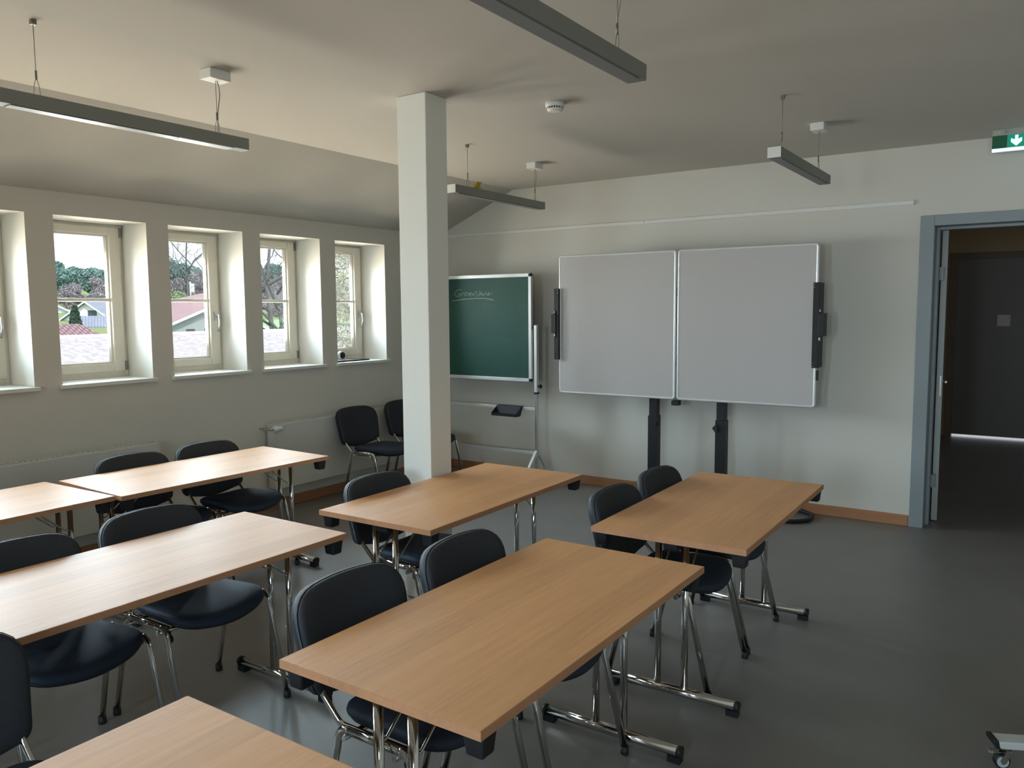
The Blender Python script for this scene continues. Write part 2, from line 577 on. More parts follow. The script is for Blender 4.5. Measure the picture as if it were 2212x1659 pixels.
lf = MB().box((-0.044, 0, 0.008), (0, 0.945, 2.285)).build('leaf', leaf_m, d1, bevel=0.003, loc=(-0.680, 7.015, 0))
lf.rotation_euler = (0, 0, math.radians(7.5))
MB().box((-0.745, 6.965, 1.90), (-0.70, 7.02, 2.0)).box((-0.745, 6.965, 0.28), (-0.70, 7.02, 0.38)).build('hinge', door_fr, d1)
MB().box((-0.700, 7.008, 1.0), (-0.690, 7.014, 1.16)).build('strike_plate', steel, d1)
MB().tube(fillet([(-0.002, 0.87, 1.05), (0.05, 0.87, 1.05), (0.05, 0.75, 1.05)], 0.02), 0.009, 10).build('lever_handle', alu, lf)

# corridor beyond the doorway
CY = 11.87
struct(MB().box((-1.4, YB + 0.26, -0.12), (3.0, CY + 2.2, 0)).build('floor_corridor', corr_floor))
w = MB().box((-1.35, YB + 0.25, 0), (-1.15, CY + 0.2, 2.95))
struct(w.build('wall_corridor_left', corr_wall))
struct(MB().box((2.4, YB + 0.25, 0), (2.6, 9.1, 2.95)).box((2.4, 10.1, 0), (2.6, CY + 0.2, 2.95)).box((2.4, 9.1, 0), (2.6, 10.1, 1.15)).box((2.4, 9.1, 2.25), (2.6, 10.1, 2.95)).build('wall_corridor_right', corr_wall))  # the opening in this wall is added to let the fill lamp in
wc = struct(MB().box((2.50, 9.1, 1.15), (2.56, 9.16, 2.25)).box((2.50, 10.04, 1.15), (2.56, 10.1, 2.25)).box((2.50, 9.16, 1.15), (2.56, 10.04, 1.21)).box((2.50, 9.16, 2.19), (2.56, 10.04, 2.25)).build('window_13', frame_w))  # unseen window, added only to bring light into the corridor
MB().box((2.525, 9.16, 1.21), (2.531, 10.04, 2.19)).build('pane', glass_m, wc)
struct(MB().box((-1.35, YB + 0.25, 2.9), (2.6, CY + 0.2, 3.05)).build('ceiling_corridor', ceil_m))
w = MB()
w.box((-1.15, CY, 0), (-1.09, CY + 0.2, 2.9)).box((0.12, CY, 0), (2.4, CY + 0.2, 2.9)).box((-1.09, CY, 2.35), (0.12, CY + 0.2, 2.9))
struct(w.build('wall_corridor_end', corr_wall))
f = MB()
f.box((-1.12, CY - 0.02, 0), (-1.03, CY + 0.1, 2.385)).box((0.06, CY - 0.02, 0), (0.15, CY + 0.1, 2.385)).box((-1.03, CY - 0.02, 2.305), (0.06, CY + 0.1, 2.385))
d2 = struct(f.build('door_2', door2_fr, bevel=0.003))
MB().box((-1.03, CY + 0.01, 0.030), (0.06, CY + 0.055, 2.305)).build('leaf', door2_m, d2)
tag(MB().box((-0.572, CY - 0.002, 1.446), (-0.426, CY + 0.0095, 1.592)).build('door_plate', plate_m, bevel=0.004),
    'small square pale plate on the dark door at the end of the corridor', 'plate')

# ------------------------------------------------------------------ things on walls and ceiling
pr = thing('picture_rail', 'long thin white picture rail running above the boards on the rear wall', 'rail', (-3.1, YB, 2.48))
MB().box((-2.26, -0.014, -0.016), (0.0, 0, 0.016)).build('rail_section', white_p, pr, bevel=0.003)
MB().box((0.003, -0.014, -0.016), (2.205, 0, 0.016)).build('rail_section', white_p, pr, bevel=0.003)

sd = thing('smoke_detector', 'round white smoke detector on the flat ceiling right of the pillar', 'smoke detector', (-2.456, 4.105, ZC))
MB().lathe([(0.055, 0), (0.056, -0.022), (0.053, -0.026)], seg=32).build('base', white_p, sd)
MB().lathe([(0.046, -0.026), (0.046, -0.036)], seg=32).build('sensor_slot', blackp, sd)
cg = MB().lathe([(0.047, -0.036), (0.043, -0.046), (0.030, -0.050)], seg=32)
for k in range(20):
    a = 2 * PI * k / 20
    cg.cbox((0.047 * math.cos(a), 0.047 * math.sin(a), -0.031), (0.005, 0.005, 0.012))
cg.build('sensor_cap', white_p, sd)


def pendant(xc, y0, y1, near_wire, far_wire, label, opal=False):
    root = thing('pendant_lamp', label, 'lamp', (xc, 0, ZC), 0, 'suspended office lamps')
    zb, zt, hw = 2.53 - ZC, 2.588 - ZC, 0.037
    MB().box((-hw, y0 + 0.003, zb), (hw, y1 - 0.003, zt)).build('housing', lamp_m, root, bevel=0.001)
    for q in (y0, y1 - 0.003):
        MB().box((-hw, q, zb), (hw, q + 0.003, zt)).build('end_cap', white_p, root)
    MB().box((-hw + 0.009, y0 + 0.05, zb - 0.0035), (hw - 0.009, y1 - (0.40 if opal else 0.05), zb + 0.002)).build('louvre', louvre_m, root)
    if opal:
        MB().box((-hw + 0.004, y1 - 0.395, zb - 0.004), (hw - 0.004, y1 - 0.09, zb + 0.002)).build('diffuser', diff_m, root)
    for k, yy in enumerate((near_wire, far_wire)):
        wi = MB()
        top = -0.045 if k else -0.02
        wi.tube([(0, yy, top), (0, yy, zt + 0.075)], 0.0016, 6)
        for s in (-1, 1):
            wi.tube([(0, yy, zt + 0.078), (0, yy + s * 0.010, zt + 0.045), (0, yy + s * 0.014, zt - 0.001)], 0.0013, 6)
        wi.build('suspension_wire', wire_m, root)
        MB().tube([(0, yy, zt + 0.068), (0, yy, zt + 0.105)], 0.0045, 8).build('wire_gripper', wire_m, root)
    MB().cbox((0, near_wire, -0.010), (0.020, 0.020, 0.020)).build('ceiling_anchor', wire_m, root)
    MB().cbox((0, far_wire, -0.024), (0.086, 0.12, 0.048)).build('ceiling_canopy', white_p, root, bevel=0.003)
    pth = []
    for j in range(13):
        t = j / 12
        pth.append((0.006 * math.sin(t * 9), far_wire + 0.008 + 0.010 * math.sin(t * 5), -0.046 + t * (zt + 0.046)))
    pth.append((0, far_wire + 0.022, zt - 0.001))
    MB().tube(pth, 0.0028, 6).build('power_cord', cord_m, root)
    return root


pendant(-3.525, 1.55, 2.748, 1.72, 2.585, 'suspended long lamp at upper left, in front of the row of windows', True)
pendant(-3.580, 4.545, 5.762, 4.74, 5.657, 'suspended long lamp just right of the pillar, with a yellow bow on top')
pendant(-1.320, 4.575, 5.775, 4.72, 5.577, 'suspended long lamp above the right half of the whiteboard')
pendant(-1.310, 1.585, 2.785, 1.75, 2.615, 'suspended long lamp cut by the top edge, closest to the camera')

yb = MB()
random.seed(4)
for k in range(5):
    a = k * 1.3
    yb.tube([(0.006 * math.cos(a + j * 0.9) + 0.012 * math.sin(j * 0.7) * math.cos(a), 0.030 * math.sin(j * 0.785) * math.cos(a) * 0.7 + 0.01 * math.cos(a), 0.022 + 0.022 * math.sin(j * 0.785 + a)) for j in range(8)], 0.0055, 6, closed=True)
yb.tube([(0, -0.018, 0.004), (0, 0.020, 0.004), (0.01, 0.034, 0.005)], 0.004, 6)
tag(yb.build('ribbon_bow', yellow, loc=(-3.560, 4.835, 2.5950)), 'small yellow ribbon bow lying on top of a suspended lamp', 'ribbon')

es = thing('exit_sign', 'green lit emergency exit sign with a white down arrow above the doorway', 'sign', (-0.391, 6.48, ZC))
hs = MB().box((0, 0, -0.040), (0.62, 0.05, 0)).build('housing', sign_box, es, bevel=0.002)
MB().lathe([(0.011, -0.004), (0.011, 0.0)], c=(0.077, 0, -0.018), axis='y', seg=20).build('screw', steel, hs)
MB().lathe([(0.004, -0.003), (0.004, 0.0)], c=(0.020, 0, -0.021), axis='y', seg=12).lathe([(0.004, -0.003), (0.004, 0.0)], c=(0.041, 0, -0.021), axis='y', seg=12).build('indicator', white_p, hs)
MB().box((0.0, 0.004, -0.126), (0.087, 0.03, -0.040)).build('dark_panel', sign_dark, es)
ap = MB().box((0.089, 0.004, -0.126), (0.62, 0.03, -0.040)).build('lit_panel', sign_lit, es)
cx, cz, k = 0.141, -0.083, 1.0
arrow = [(-0.009, 0.037), (0.011, 0.037), (0.009, 0.010), (0.032, 0.018), (0.032, -0.006), (0.0, -0.035), (-0.032, -0.006), (-0.032, 0.018), (-0.009, 0.008)]
MB().prism([(cx + p, 0.0045, cz + q) for p, q in arrow[::-1]], (0, -0.0025, 0)).build('arrow', sign_white, ap)
MB().box((0.087, 0.002, -0.126), (0.0895, 0.03, -0.040)).build('divider', mat('sign_divider', (0.1, 0.4, 0.32), 0.4), es)
MB().box((0, 0.0, -0.145), (0.62, 0.035, -0.126)).build('light_strip', sign_strip, es)

# radiators
def radiator(y0, y1, label, valve):
    r = thing('radiator', label, 'radiator', (XL, y0, 0), 0, 'flat panel radiators under the windows')
    L = y1 - y0
    xf, xb_ = 0.112, 0.03
    MB().box((xf - 0.012, 0, 0.19), (xf, L, 0.745)).build('front_panel', rad_m, r, bevel=0.004)
    MB().box((xb_, 0.01, 0.20), (xf - 0.012, L - 0.01, 0.74)).build('core', rad_m, r)
    for q in (0, L - 0.008):
        MB().box((xb_, q, 0.2), (xf - 0.012, q + 0.008, 0.748)).build('side_cover', rad_m, r)
    g = MB().box((xb_, 0.008, 0.742), (xb_ + 0.008, L - 0.008, 0.752)).box((xf - 0.014, 0.008, 0.742), (xf - 0.004, L - 0.008, 0.752))
    n = int(L / 0.034)
    for k in range(n + 1):
        yy = 0.01 + k * (L - 0.02) / n
        g.box((xb_ + 0.008, yy - 0.006, 0.744), (xf - 0.014, yy + 0.006, 0.750))
    g.build('top_grille', rad_m, r)
    for q in (0.18, L - 0.22):
        MB().box((0.001, q, 0.28), (xb_, q + 0.04, 0.70)).build('mounting_bracket', rad_m, r)
    if valve:
        v = MB().lathe([(0.012, -0.012), (0.020, -0.008), (0.027, 0.004), (0.028, 0.020), (0.025, 0.034), (0.020, 0.046), (0.021, 0.058), (0.022, 0.066), (0.017, 0.074)], c=(0, 0, 0), seg=18, axis='y')
        kb = v.build('thermostat_knob', white_p, r, loc=(0.145, -0.012, 0.715))
        MB().tube(fillet([(0.145, -0.02, 0.715), (0.145, -0.055, 0.715), (0.002, -0.055, 0.715)], 0.02), 0.010, 10).build('valve_pipe', chrome, r)
        MB().lathe([(0.022, 0), (0.022, 0.006)], c=(0.001, -0.055, 0.715), axis='x', seg=16).build('pipe_rosette', white_p, r)
    return r


radiator(1.70, 3.338, 'long white panel radiator at the left, behind the two window-side chairs', False)
radiator(4.375, 5.98, 'white panel radiator behind the chair by the pillar, with a thermostat knob', True)

# ------------------------------------------------------------------ tables
def make_table():
    t = thing('folding_table', '', 'table', (0, 0, 0), 0, 'beech folding tables')
    hw, hl, th, top = 0.345, 0.70, 0.025, 0.74
    tt = MB().box((-hw + 0.002, -hl + 0.002, top - th), (hw - 0.002, hl - 0.002, top)).build('tabletop', wood_top, t, bevel=0.0012)
    e = MB()
    z0, z1 = top - th + 0.0003, top - 0.0006
    e.box((-hw, -hl, z0), (-hw + 0.002, hl, z1)).box((hw - 0.002, -hl, z0), (hw, hl, z1))
    e.box((-hw + 0.002, -hl, z0), (hw - 0.002, -hl + 0.002, z1)).box((-hw + 0.002, hl - 0.002, z0), (hw - 0.002, hl, z1))
    e.build('edge_band', wood_edge, tt)
    for s in (-1, 1):
        yf = s * (hl - 0.088)
        zf = 0.042
        fb = MB().tube([(-0.292, yf, zf), (0.292, yf, zf)], 0.021, 14).build('foot_bar', chrome, t)
        for k in (-1, 1):
            c = MB().tube([(k * 0.287, yf, zf), (k * 0.302, yf, zf)], 0.0225, 14)
            c.box((k * 0.30 - (0.05 if k > 0 else 0), yf - 0.018, 0.0), (k * 0.30 + (0 if k > 0 else 0.05), yf + 0.018, 0.026))
            c.build('foot_cap', blackp, fb)
            MB().tube([(k * 0.061, yf, zf + 0.012), (k * 0.061, yf, top - th - 0.012)], 0.0155, 12, flat=0.85).build('leg', chrome, t)
            MB().tube(fillet([(k * 0.061, yf - s * 0.004, 0.545), (k * 0.061, yf - s * 0.03, 0.545), (k * 0.061, yf - s * 0.22, top - th - 0.01)], 0.015), 0.0048, 8).build('stay_rod', chrome, t)
        MB().box((-0.25, yf - 0.016, top - th - 0.022), (0.25, yf + 0.016, top - th - 0.002)).build('cross_rail', steel, t, bevel=0.002)
        MB().box((-0.032, yf - 0.024, top - th - 0.05), (0.032, yf + 0.024, top - th)).build('lock_block', blackp, t, bevel=0.004)
        for k in (-1, 1):
            cx_, cy_ = k * (hw - 0.037), s * (hl - 0.046)
            z_t, z_b = top - th, top - th - 0.060
            m = MB()
            i = len(m.v)
            for (zz, q) in ((z_t, 0.031), (z_b, 0.025)):
                for (dx, dy) in ((-1, -1), (1, -1), (1, 1), (-1, 1)):
                    m.v.append(Vector((cx_ + dx * q, cy_ + dy * q * 0.95, zz)))
            m.face((3, 2, 1, 0)); m.face((4, 5, 6, 7))
            for j in range(4):
                m.face((j, (j + 1) % 4, 4 + (j + 1) % 4, 4 + j))
            m.f = [tuple(reversed(ff)) for ff in m.f]
            m.build('corner_block', blackp, t, bevel=0.005)
    return t


TABLES = [
    (-1.3747, 2.0917, -0.003, 'beech folding table in the middle foreground, closest table seen nearly whole'),
    (-2.5537, 3.3098, 0.012, 'beech folding table standing right beside the square white pillar'),
    (-1.3152, 3.7631, 0.017, 'beech folding table straight in front of the whiteboard, nearest the open doorway'),
    (-2.8286, 1.6927, 0.0, 'glare-covered folding table with two tucked-in chairs, left of the front table'),
    (-4.3015, 2.955, -0.034, 'folding table along the window wall, the one nearer the radiator knob'),
    (-4.348, 1.524, 0.028, 'folding table at the left photo edge, its end joined to the window-side table'),
    (-1.400, 0.430, 0.004, 'beech folding table cut off by the bottom edge of the photo'),
]
t0 = make_table()
for k, (x, y, rz, lab) in enumerate(TABLES):
    if k == 0:
        t0.location, t0.rotation_euler, t0['label'] = (x, y, 0), (0, 0, rz), lab
    else:
        dup(t0, (x, y, 0), rz, lab)


# ------------------------------------------------------------------ chairs
def rounded(pts, r, n=6):
    """Closed outline with rounded corners, pts in order; r per corner."""
    out = []
    m = len(pts)
    for k in range(m):
        p, a, b = Vector(pts[k]), Vector(pts[k - 1]), Vector(pts[(k + 1) % m])
        rr = r[k]
        va, vb = (a - p), (b - p)
        d = min(rr, va.length * 0.48, vb.length * 0.48)
        p0, p1 = p + va.normalized() * d, p + vb.normalized() * d
        for j in range(n + 1):
            t = j / n
            q = p0 * (1 - t) ** 2 + p * (2 * t * (1 - t)) + p1 * t * t
            out.append((q.x, q.y))
    # subdivide long spans so the pad can bend
    res = []
    for k in range(len(out)):
        a, b = Vector(out[k]), Vector(out[(k + 1) % len(out)])
        res.append((a.x, a.y))
        s = int((b - a).length / 0.04)
        for j in range(1, s + 1):
            q = a.lerp(b, j / (s + 1))
            res.append((q.x, q.y))
    return res


def make_chair():
    t = thing('stacking_chair', '', 'chair', (0, 0, 0), 0, 'black stacking chairs')
    # seat: p = forward, q = sideways
    so = rounded([(-0.205, -0.200), (0.185, -0.230), (0.235, 0.0), (0.185, 0.230), (-0.205, 0.200)], [0.09, 0.10, 0.4, 0.10, 0.09])

    def seat_at(p, q, tt):
        z = 0.462 + 0.020 * (q / 0.22) ** 2 * (0.4 + 0.6 * max(0, p + 0.2) / 0.4) - 1.1 * max(0.0, p - 0.07) ** 2 + 0.35 * max(0.0, -p - 0.1) ** 2
        return (p + 0.005, q, z + tt)
    MB().pad(so, 0.024, 0.016, seat_at).build('seat', seat_fab, t)
    MB().pad([(p * 0.96, q * 0.96) for p, q in so], 0.0, 0.022, lambda p, q, tt: Vector(seat_at(p, q, tt)) - Vector((0, 0, 0.010))).build('seat_shell', blackp, t)
    # backrest: p = sideways, q = up (about its centre)
    bo = rounded([(-0.222, -0.145), (0.0, -0.200), (0.222, -0.145), (0.250, 0.172), (0.0, 0.190), (-0.250, 0.172)], [0.04, 0.34, 0.04, 0.13, 0.25, 0.13])

    def back_at(p, q, tt):
        lean = 0.22
        x = -0.325 - lean * q * 0.98 + 0.034 * (p / 0.24) ** 2 + tt - 0.25 * max(0, q) ** 2
        return (x, p, 0.640 + q * 0.96 + tt * lean)
    # outline runs so that the front faces +x
    MB().pad(bo, 0.020, 0.010, back_at).build('backrest', fabric, t)
    MB().pad([(p * 1.008, q * 1.008) for p, q in bo], 0.0, 0.046, lambda p, q, tt: Vector(back_at(p, q, tt)) + Vector((-0.004, 0, 0)), rings=((1.0, 0.0), (1.0, 0.35), (0.975, 0.72), (0.90, 0.92), (0.75, 1.0), (0.45, 1.0), (0.2, 1.0))).build('back_shell', shellp, t)
    zr = 0.452
    for s in (-1, 1):
        yr, yf = s * 0.245, s * 0.250
        full = fillet([(0.242, yf, 0.014), (0.135, yr, zr), (-0.135, yr, zr), (-0.242, yf, 0.014)], 0.045, 7)
        mid0, mid1 = 8, len(full) - 9
        lf = MB().tube(full[:mid0 + 1], 0.0148, 12, flat=0.62).build('leg', chrome, t)
        MB().tube(full[mid0:mid1 + 1], 0.0148, 12, flat=0.62).build('side_rail', chrome, t)
        lr = MB().tube(full[mid1:], 0.0148, 12, flat=0.62).build('leg', chrome, t)
        for lg, xx in ((lf, 0.242), (lr, -0.242)):
            MB().lathe([(0.015, 0.0), (0.0165, 0.004), (0.0155, 0.032)], c=(xx, yf, 0), seg=14).build('foot_cap', blackp, lg)
        bt = fillet([(0.09, s * 0.195, 0.425), (-0.185, s * 0.195, 0.425), (-0.262, s * 0.195, 0.50), (-0.352, s * 0.185, 0.70)], [0.05, 0.08], 7)
        MB().tube(bt, 0.0115, 12, flat=0.75).build('back_tube', chrome, t)
        MB().tube([(0.085, s * 0.02, 0.425), (0.085, s * 0.250, 0.425)], 0.010, 10).build('cross_tube', chrome, t)
        MB().tube([(-0.10, s * 0.02, 0.425), (-0.12, s * 0.250, 0.425)], 0.010, 10).build('cross_tube', chrome, t)
    MB().lathe([(0.010, -0.012), (0.017, -0.008), (0.017, 0.008), (0.010, 0.012)], c=(0.125, -0.225, 0.405), axis='y', seg=14).cbox((0.125, -0.232, 0.425), (0.02, 0.02, 0.03)).build('row_connector', blackp, t)
    return t


CHAIRS = [
    (-1.575, 1.845, 0.0, 'large black chair tucked under the front table at its near corner'),
    (-1.52, 2.395, 0.0, 'black chair tucked under the front table, farther of its two'),
    (-2.63, 3.09, 0.0, 'black chair at the table beside the pillar, its back against the pillar foot'),
    (-1.405, 3.48, 0.0, 'black chair at the table before the whiteboard, nearer of its two'),
    (-1.41, 4.03, 0.0, 'black chair at the table before the whiteboard, farther of its two, below the board'),
    (-2.965, 1.99, 0.0, 'dark-seated chair at the glare-covered table, the right one of its two'),
    (-2.945, 1.415, 0.0, 'dark-seated chair at the glare-covered table, its back cut by the left photo edge'),
    (-4.37, 2.732, 0.0, 'black chair before the long radiator, at the joint between the window-side tables'),
    (-4.37, 3.267, 0.0, 'black chair at the window-side table, between the two radiators'),
    (-4.95, 5.235, -0.03, 'empty black chair standing free against the radiator, left of the pillar'),
    (-4.95, 5.87, -0.03, 'black chair mostly hidden behind the pillar, in the corner by the radiator'),
    (-2.07, 0.80, 0.0, 'black chair in the lower left corner, at the table cut off below'),
    (-4.42, 1.70, 0.0, 'black chair barely visible at the left photo edge, at the joined window-side table'),
]
c0 = make_chair()
for k, (x, y, rz, lab) in enumerate(CHAIRS):
    if k == 0:
        c0.location, c0.rotation_euler, c0['label'] = (x, y, 0), (0, 0, rz), lab
    else:
        dup(c0, (x, y, 0), rz, lab)

# ------------------------------------------------------------------ whiteboard
YW = 6.42
wb = thing('mobile_whiteboard', 'wide grey-white double whiteboard on two black columns before the rear wall', 'whiteboard', (-2.645, YW, 0))
for (x0, x1) in ((-1.160, -0.006), (0.006, 1.152)):
    z0, z1 = 0.918, 2.192
    p = MB().box((x0 + 0.012, 0.004, z0 + 0.012), (x1 - 0.012, 0.022, z1 - 0.012)).build('board_panel', wb_m, wb)
    fr = MB().tube(fillet([(x0 + 0.01, 0.012, z0 + 0.4), (x0 + 0.01, 0.012, z0 + 0.01), (x1 - 0.01, 0.012, z0 + 0.01), (x1 - 0.01, 0.012, z1 - 0.01), (x0 + 0.01, 0.012, z1 - 0.01), (x0 + 0.01, 0.012, z0 + 0.4)], 0.022, 5)[:-1], 0.0125, 8, closed=True)
    fr.build('frame', alu_light, p)
for (xc, sgn) in ((-0.228, 1), (0.384, -1)):
    col_ = MB().box((xc - 0.036, 0.045, 0.75), (xc + 0.036, 0.115, 1.95)).box((xc - 0.036, 0.022, 1.1), (xc + 0.036, 0.046, 1.5)).build('column', blackp, wb, bevel=0.003)
    MB().box((xc - 0.043, 0.038, 0.03), (xc + 0.043, 0.122, 0.76)).build('column_sleeve', blackp, wb, bevel=0.003)
    MB().cbox((xc + sgn * 0.030, 0.03, 0.69), (0.03, 0.02, 0.055)).tube([(xc + sgn * 0.045, 0.04, 0.69), (xc + sgn * 0.062, 0.04, 0.69)], 0.014, 10).build('clamp_knob', blackp, wb, bevel=0.002)
    MB().box((xc - 0.04, -0.12, 0.0), (xc + 0.04, 0.28, 0.03)).build('foot', blackp, wb, bevel=0.004)
loop = fillet([(0.36, 0.10, 0.018), (0.70, -0.11, 0.018), (1.02, -0.10, 0.018), (1.12, 0.03, 0.018), (1.115, 0.20, 0.018), (0.98, 0.29, 0.028), (0.42, 0.20, 0.03)], [0.1, 0.2, 0.10, 0.10, 0.12], 6)
MB().tube(loop, 0.0165, 10).build('floor_loop', blackp, wb)
MB().box((-0.228, 0.05, 1.2), (0.384, 0.10, 1.28)).box((-0.228, 0.05, 1.80), (0.384, 0.10, 1.88)).build('rear_rail', blackp, wb)
MB().box((-0.038, -0.004, 0.868), (0.030, 0.06, 0.910)).build('bottom_latch', blackp, wb, bevel=0.006)
for (x0, x1, hx0, hx1) in ((1.122, 1.168, 1.168, 1.212), (-1.196, -1.146, -1.222, -1.172)):
    br = MB().box((x0, -0.03, 1.232), (x1, 0.125, 1.890)).build('side_bracket', blackp, wb, bevel=0.003)
    MB().box((hx0, -0.040, 1.478), (hx1, 0.05, 1.655)).build('bracket_handle', blackp, br, bevel=0.003)
    hc = (hx0 + hx1) / 2 - (0.012 if x0 > 0 else -0.012)
    MB().tube([(hc, -0.034, 1.655), (hc, -0.034, 1.688)], 0.006, 8).tube([(hc, -0.034, 1.44), (hc, -0.034, 1.478)], 0.007, 8).lathe([(0.010, 0), (0.010, 0.010)], c=(hc, -0.034, 1.445), seg=10).build('pin', chrome, br)
    for zz in (1.245, 1.27, 1.852, 1.877):
        MB().lathe([(0.004, -0.002), (0.004, 0.0)], c=((x0 + 0.008) if x0 > 0 else (x1 - 0.008), -0.03, zz), axis='y', seg=8).build('screw', chrome, br)
MB().box((1.152, 0.0, 1.135), (1.165, 0.03, 1.21)).build('side_clip', blackp, wb)

# ------------------------------------------------------------------ blackboard
YK = 6.45
bb = thing('mobile_blackboard', 'green chalkboard with handwriting on an aluminium stand, right of the pillar', 'blackboard', (-4.74, YK, 0))
x0, x1, z0, z1 = -0.625, 0.620, 1.004, 2.045
ws = MB().box((x0 + 0.02, -0.010, z0 + 0.02), (x1 - 0.02, 0.010, z1 - 0.02)).build('writing_surface', bb_m, bb)
MB().box((x0 + 0.015, -0.016, z1 - 0.034), (x1 - 0.015, 0.016, z1)).box((x0 + 0.015, -0.016, z0), (x1 - 0.015, 0.016, z0 + 0.034)).box((x0, -0.016, z0 + 0.03), (x0 + 0.032, 0.016, z1 - 0.03)).box((x1 - 0.032, -0.016, z0 + 0.03), (x1, 0.016, z1 - 0.03)).build('frame', alu_light, bb, bevel=0.003)
for (cx, cz, sx, sz) in ((x0, z0, 1, 1), (x1, z0, -1, 1), (x0, z1, 1, -1), (x1, z1, -1, -1)):
    xa, xb2 = sorted((cx, cx + sx * 0.036))
    za, zb2 = sorted((cz, cz + sz * 0.036))
    MB().box((xa, -0.018, za), (xb2, 0.018, zb2)).build('corner_cap', blackp, bb, bevel=0.010, bseg=3)
STROKES = [
    [(505, 345), (440, 312), (370, 310), (270, 360), (190, 430), (163, 490), (180, 550), (240, 595), (320, 605), (400, 580), (455, 535), (460, 495), (420, 485), (350, 500), (305, 530)],
    [(522, 440), (520, 500), (512, 562)], [(515, 505), (540, 460), (582, 445)],
    [(640, 512), (700, 482), (716, 445), (680, 425), (640, 460), (620, 520), (640, 568), (690, 576), (720, 562)],
    [(750, 440), (775, 500), (790, 578), (815, 500), (862, 430)],
    [(852, 530), (908, 505), (920, 472), (890, 460), (855, 500), (848, 560), (880, 596), (925, 585)],
    [(948, 485), (962, 530), (975, 582)], [(966, 535), (1000, 492), (1018, 525), (1032, 588), (1062, 590)],
    [(1172, 440), (1120, 415), (1076, 440), (1082, 482), (1150, 510), (1187, 550), (1162, 592), (1115, 602)],
    [(1282, 380), (1264, 480), (1254, 604)], [(1232, 548), (1292, 536)],
    [(1312, 545), (1350, 490), (1346, 430), (1322, 470), (1318, 555), (1352, 575)],
    [(1432, 470), (1388, 560), (1402, 578), (1442, 510), (1452, 590), (1476, 592)],
    [(1520, 420), (1526, 500), (1532, 566)], [(1530, 512), (1566, 490), (1578, 540), (1588, 578)],
    [(1596, 576), (1660, 525), (1682, 450), (1645, 495), (1638, 565), (1692, 576)],
    [(1758, 480), (1745, 530), (1728, 575)], [(1746, 512), (1772, 474), (1800, 464)],
    [(60, 795), (300, 765), (600, 730), (900, 712), (1200, 705), (1450, 708), (1600, 725), (1750, 755), (1880, 795)],
]
ck = MB()


def smooth_line(pts, n=4):
    P = [Vector((*p, 0)) for p in pts]
    out = []
    for k in range(len(P) - 1):
        a, b, c, d = P[max(k - 1, 0)], P[k], P[k + 1], P[min(k + 2, len(P) - 1)]
        for j in range(n):
            t = j / n
            out.append(0.5 * ((2 * b) + (c - a) * t + (2 * a - 5 * b + 4 * c - d) * t * t + (3 * b - a - 3 * c + d) * t ** 3))
    out.append(P[-1])
    return out


for st in STROKES:
    wd = 0.0034 if len(st) == 9 and st[0][1] == 795 else 0.0022
    pts = [(-5.095 + 4.74 + p.x * 0.000287, -0.0105, 1.978 - p.y * 0.000234) for p in smooth_line(st)]
    ck.tube(pts, wd, 6)
ck.build('chalk_writing', chalk, ws)
sm = MB()
for pts in ([(-0.02, 1.35), (0.06, 1.375), (0.16, 1.365), (0.22, 1.33)], [(0.24, 1.44), (0.34, 1.415), (0.42, 1.40)], [(0.30, 1.33), (0.40, 1.30), (0.47, 1.22)], [(-0.1, 1.19), (0.05, 1.185), (0.15, 1.20)]):
    sm.tube([(p.x, -0.0101, p.y) for p in smooth_line(pts)], 0.0018, 5)
sm.build('chalk_smear', chalk_faint, ws)
for sx in (-1, 1):
    xp = sx * 0.668
    MB().box((xp - 0.016, -0.02, 0.90), (xp + 0.016, 0.02, 1.552)).build('upper_post', alu_light, bb, bevel=0.005)
    MB().box((xp - 0.0115, -0.015, 0.105), (xp + 0.0115, 0.015, 0.905)).build('lower_post', alu, bb, bevel=0.003)
    MB().box((xp - 0.018, -0.022, 0.888), (xp + 0.018, 0.022, 0.908)).build('collar', blackp, bb, bevel=0.002)
    MB().lathe([(0.007, 0.0), (0.007, 0.022), (0.019, 0.026), (0.021, 0.036), (0.014, 0.046)], c=(xp + 0.010, -0.0, 0.965), axis='x', seg=16).build('clamp_knob', blackp, bb)
    MB().tube([(xp - sx * 0.012, 0, 1.525), (xp - sx * 0.052, 0, 1.525)], 0.010, 10).build('pivot', blackp, bb)
    MB().box((xp - 0.018, -0.30, 0.085), (xp + 0.018, 0.262, 0.118)).build('base_bar', alu_light, bb, bevel=0.003)
    for sy in (-1, 1):
        MB().prism([(xp - 0.013, sy * 0.010, 0.345), (xp - 0.013, sy * 0.010, 0.300), (xp - 0.013, sy * 0.185, 0.112), (xp - 0.013, sy * 0.228, 0.112)], (0.026, 0, 0)).build('strut', alu_light, bb)
        yy = -0.27 if sy < 0 else 0.232
        cs = MB().box((xp - 0.014, yy - 0.018, 0.05), (xp + 0.014, yy + 0.018, 0.085)).build('caster', steel, bb)
        MB().lathe([(0.022, -0.011), (0.028, -0.008), (0.028, 0.008), (0.022, 0.011)], c=(xp, yy, 0.028), axis='x', seg=18).build('wheel', rubber, cs)
MB().box((-0.657, -0.012, 0.728), (0.657, 0.012, 0.756)).build('cross_bar', alu_light, bb, bevel=0.002)
MB().box((-0.657, -0.012, 0.298), (0.657, 0.012, 0.326)).build('cross_bar', alu_light, bb, bevel=0.002)

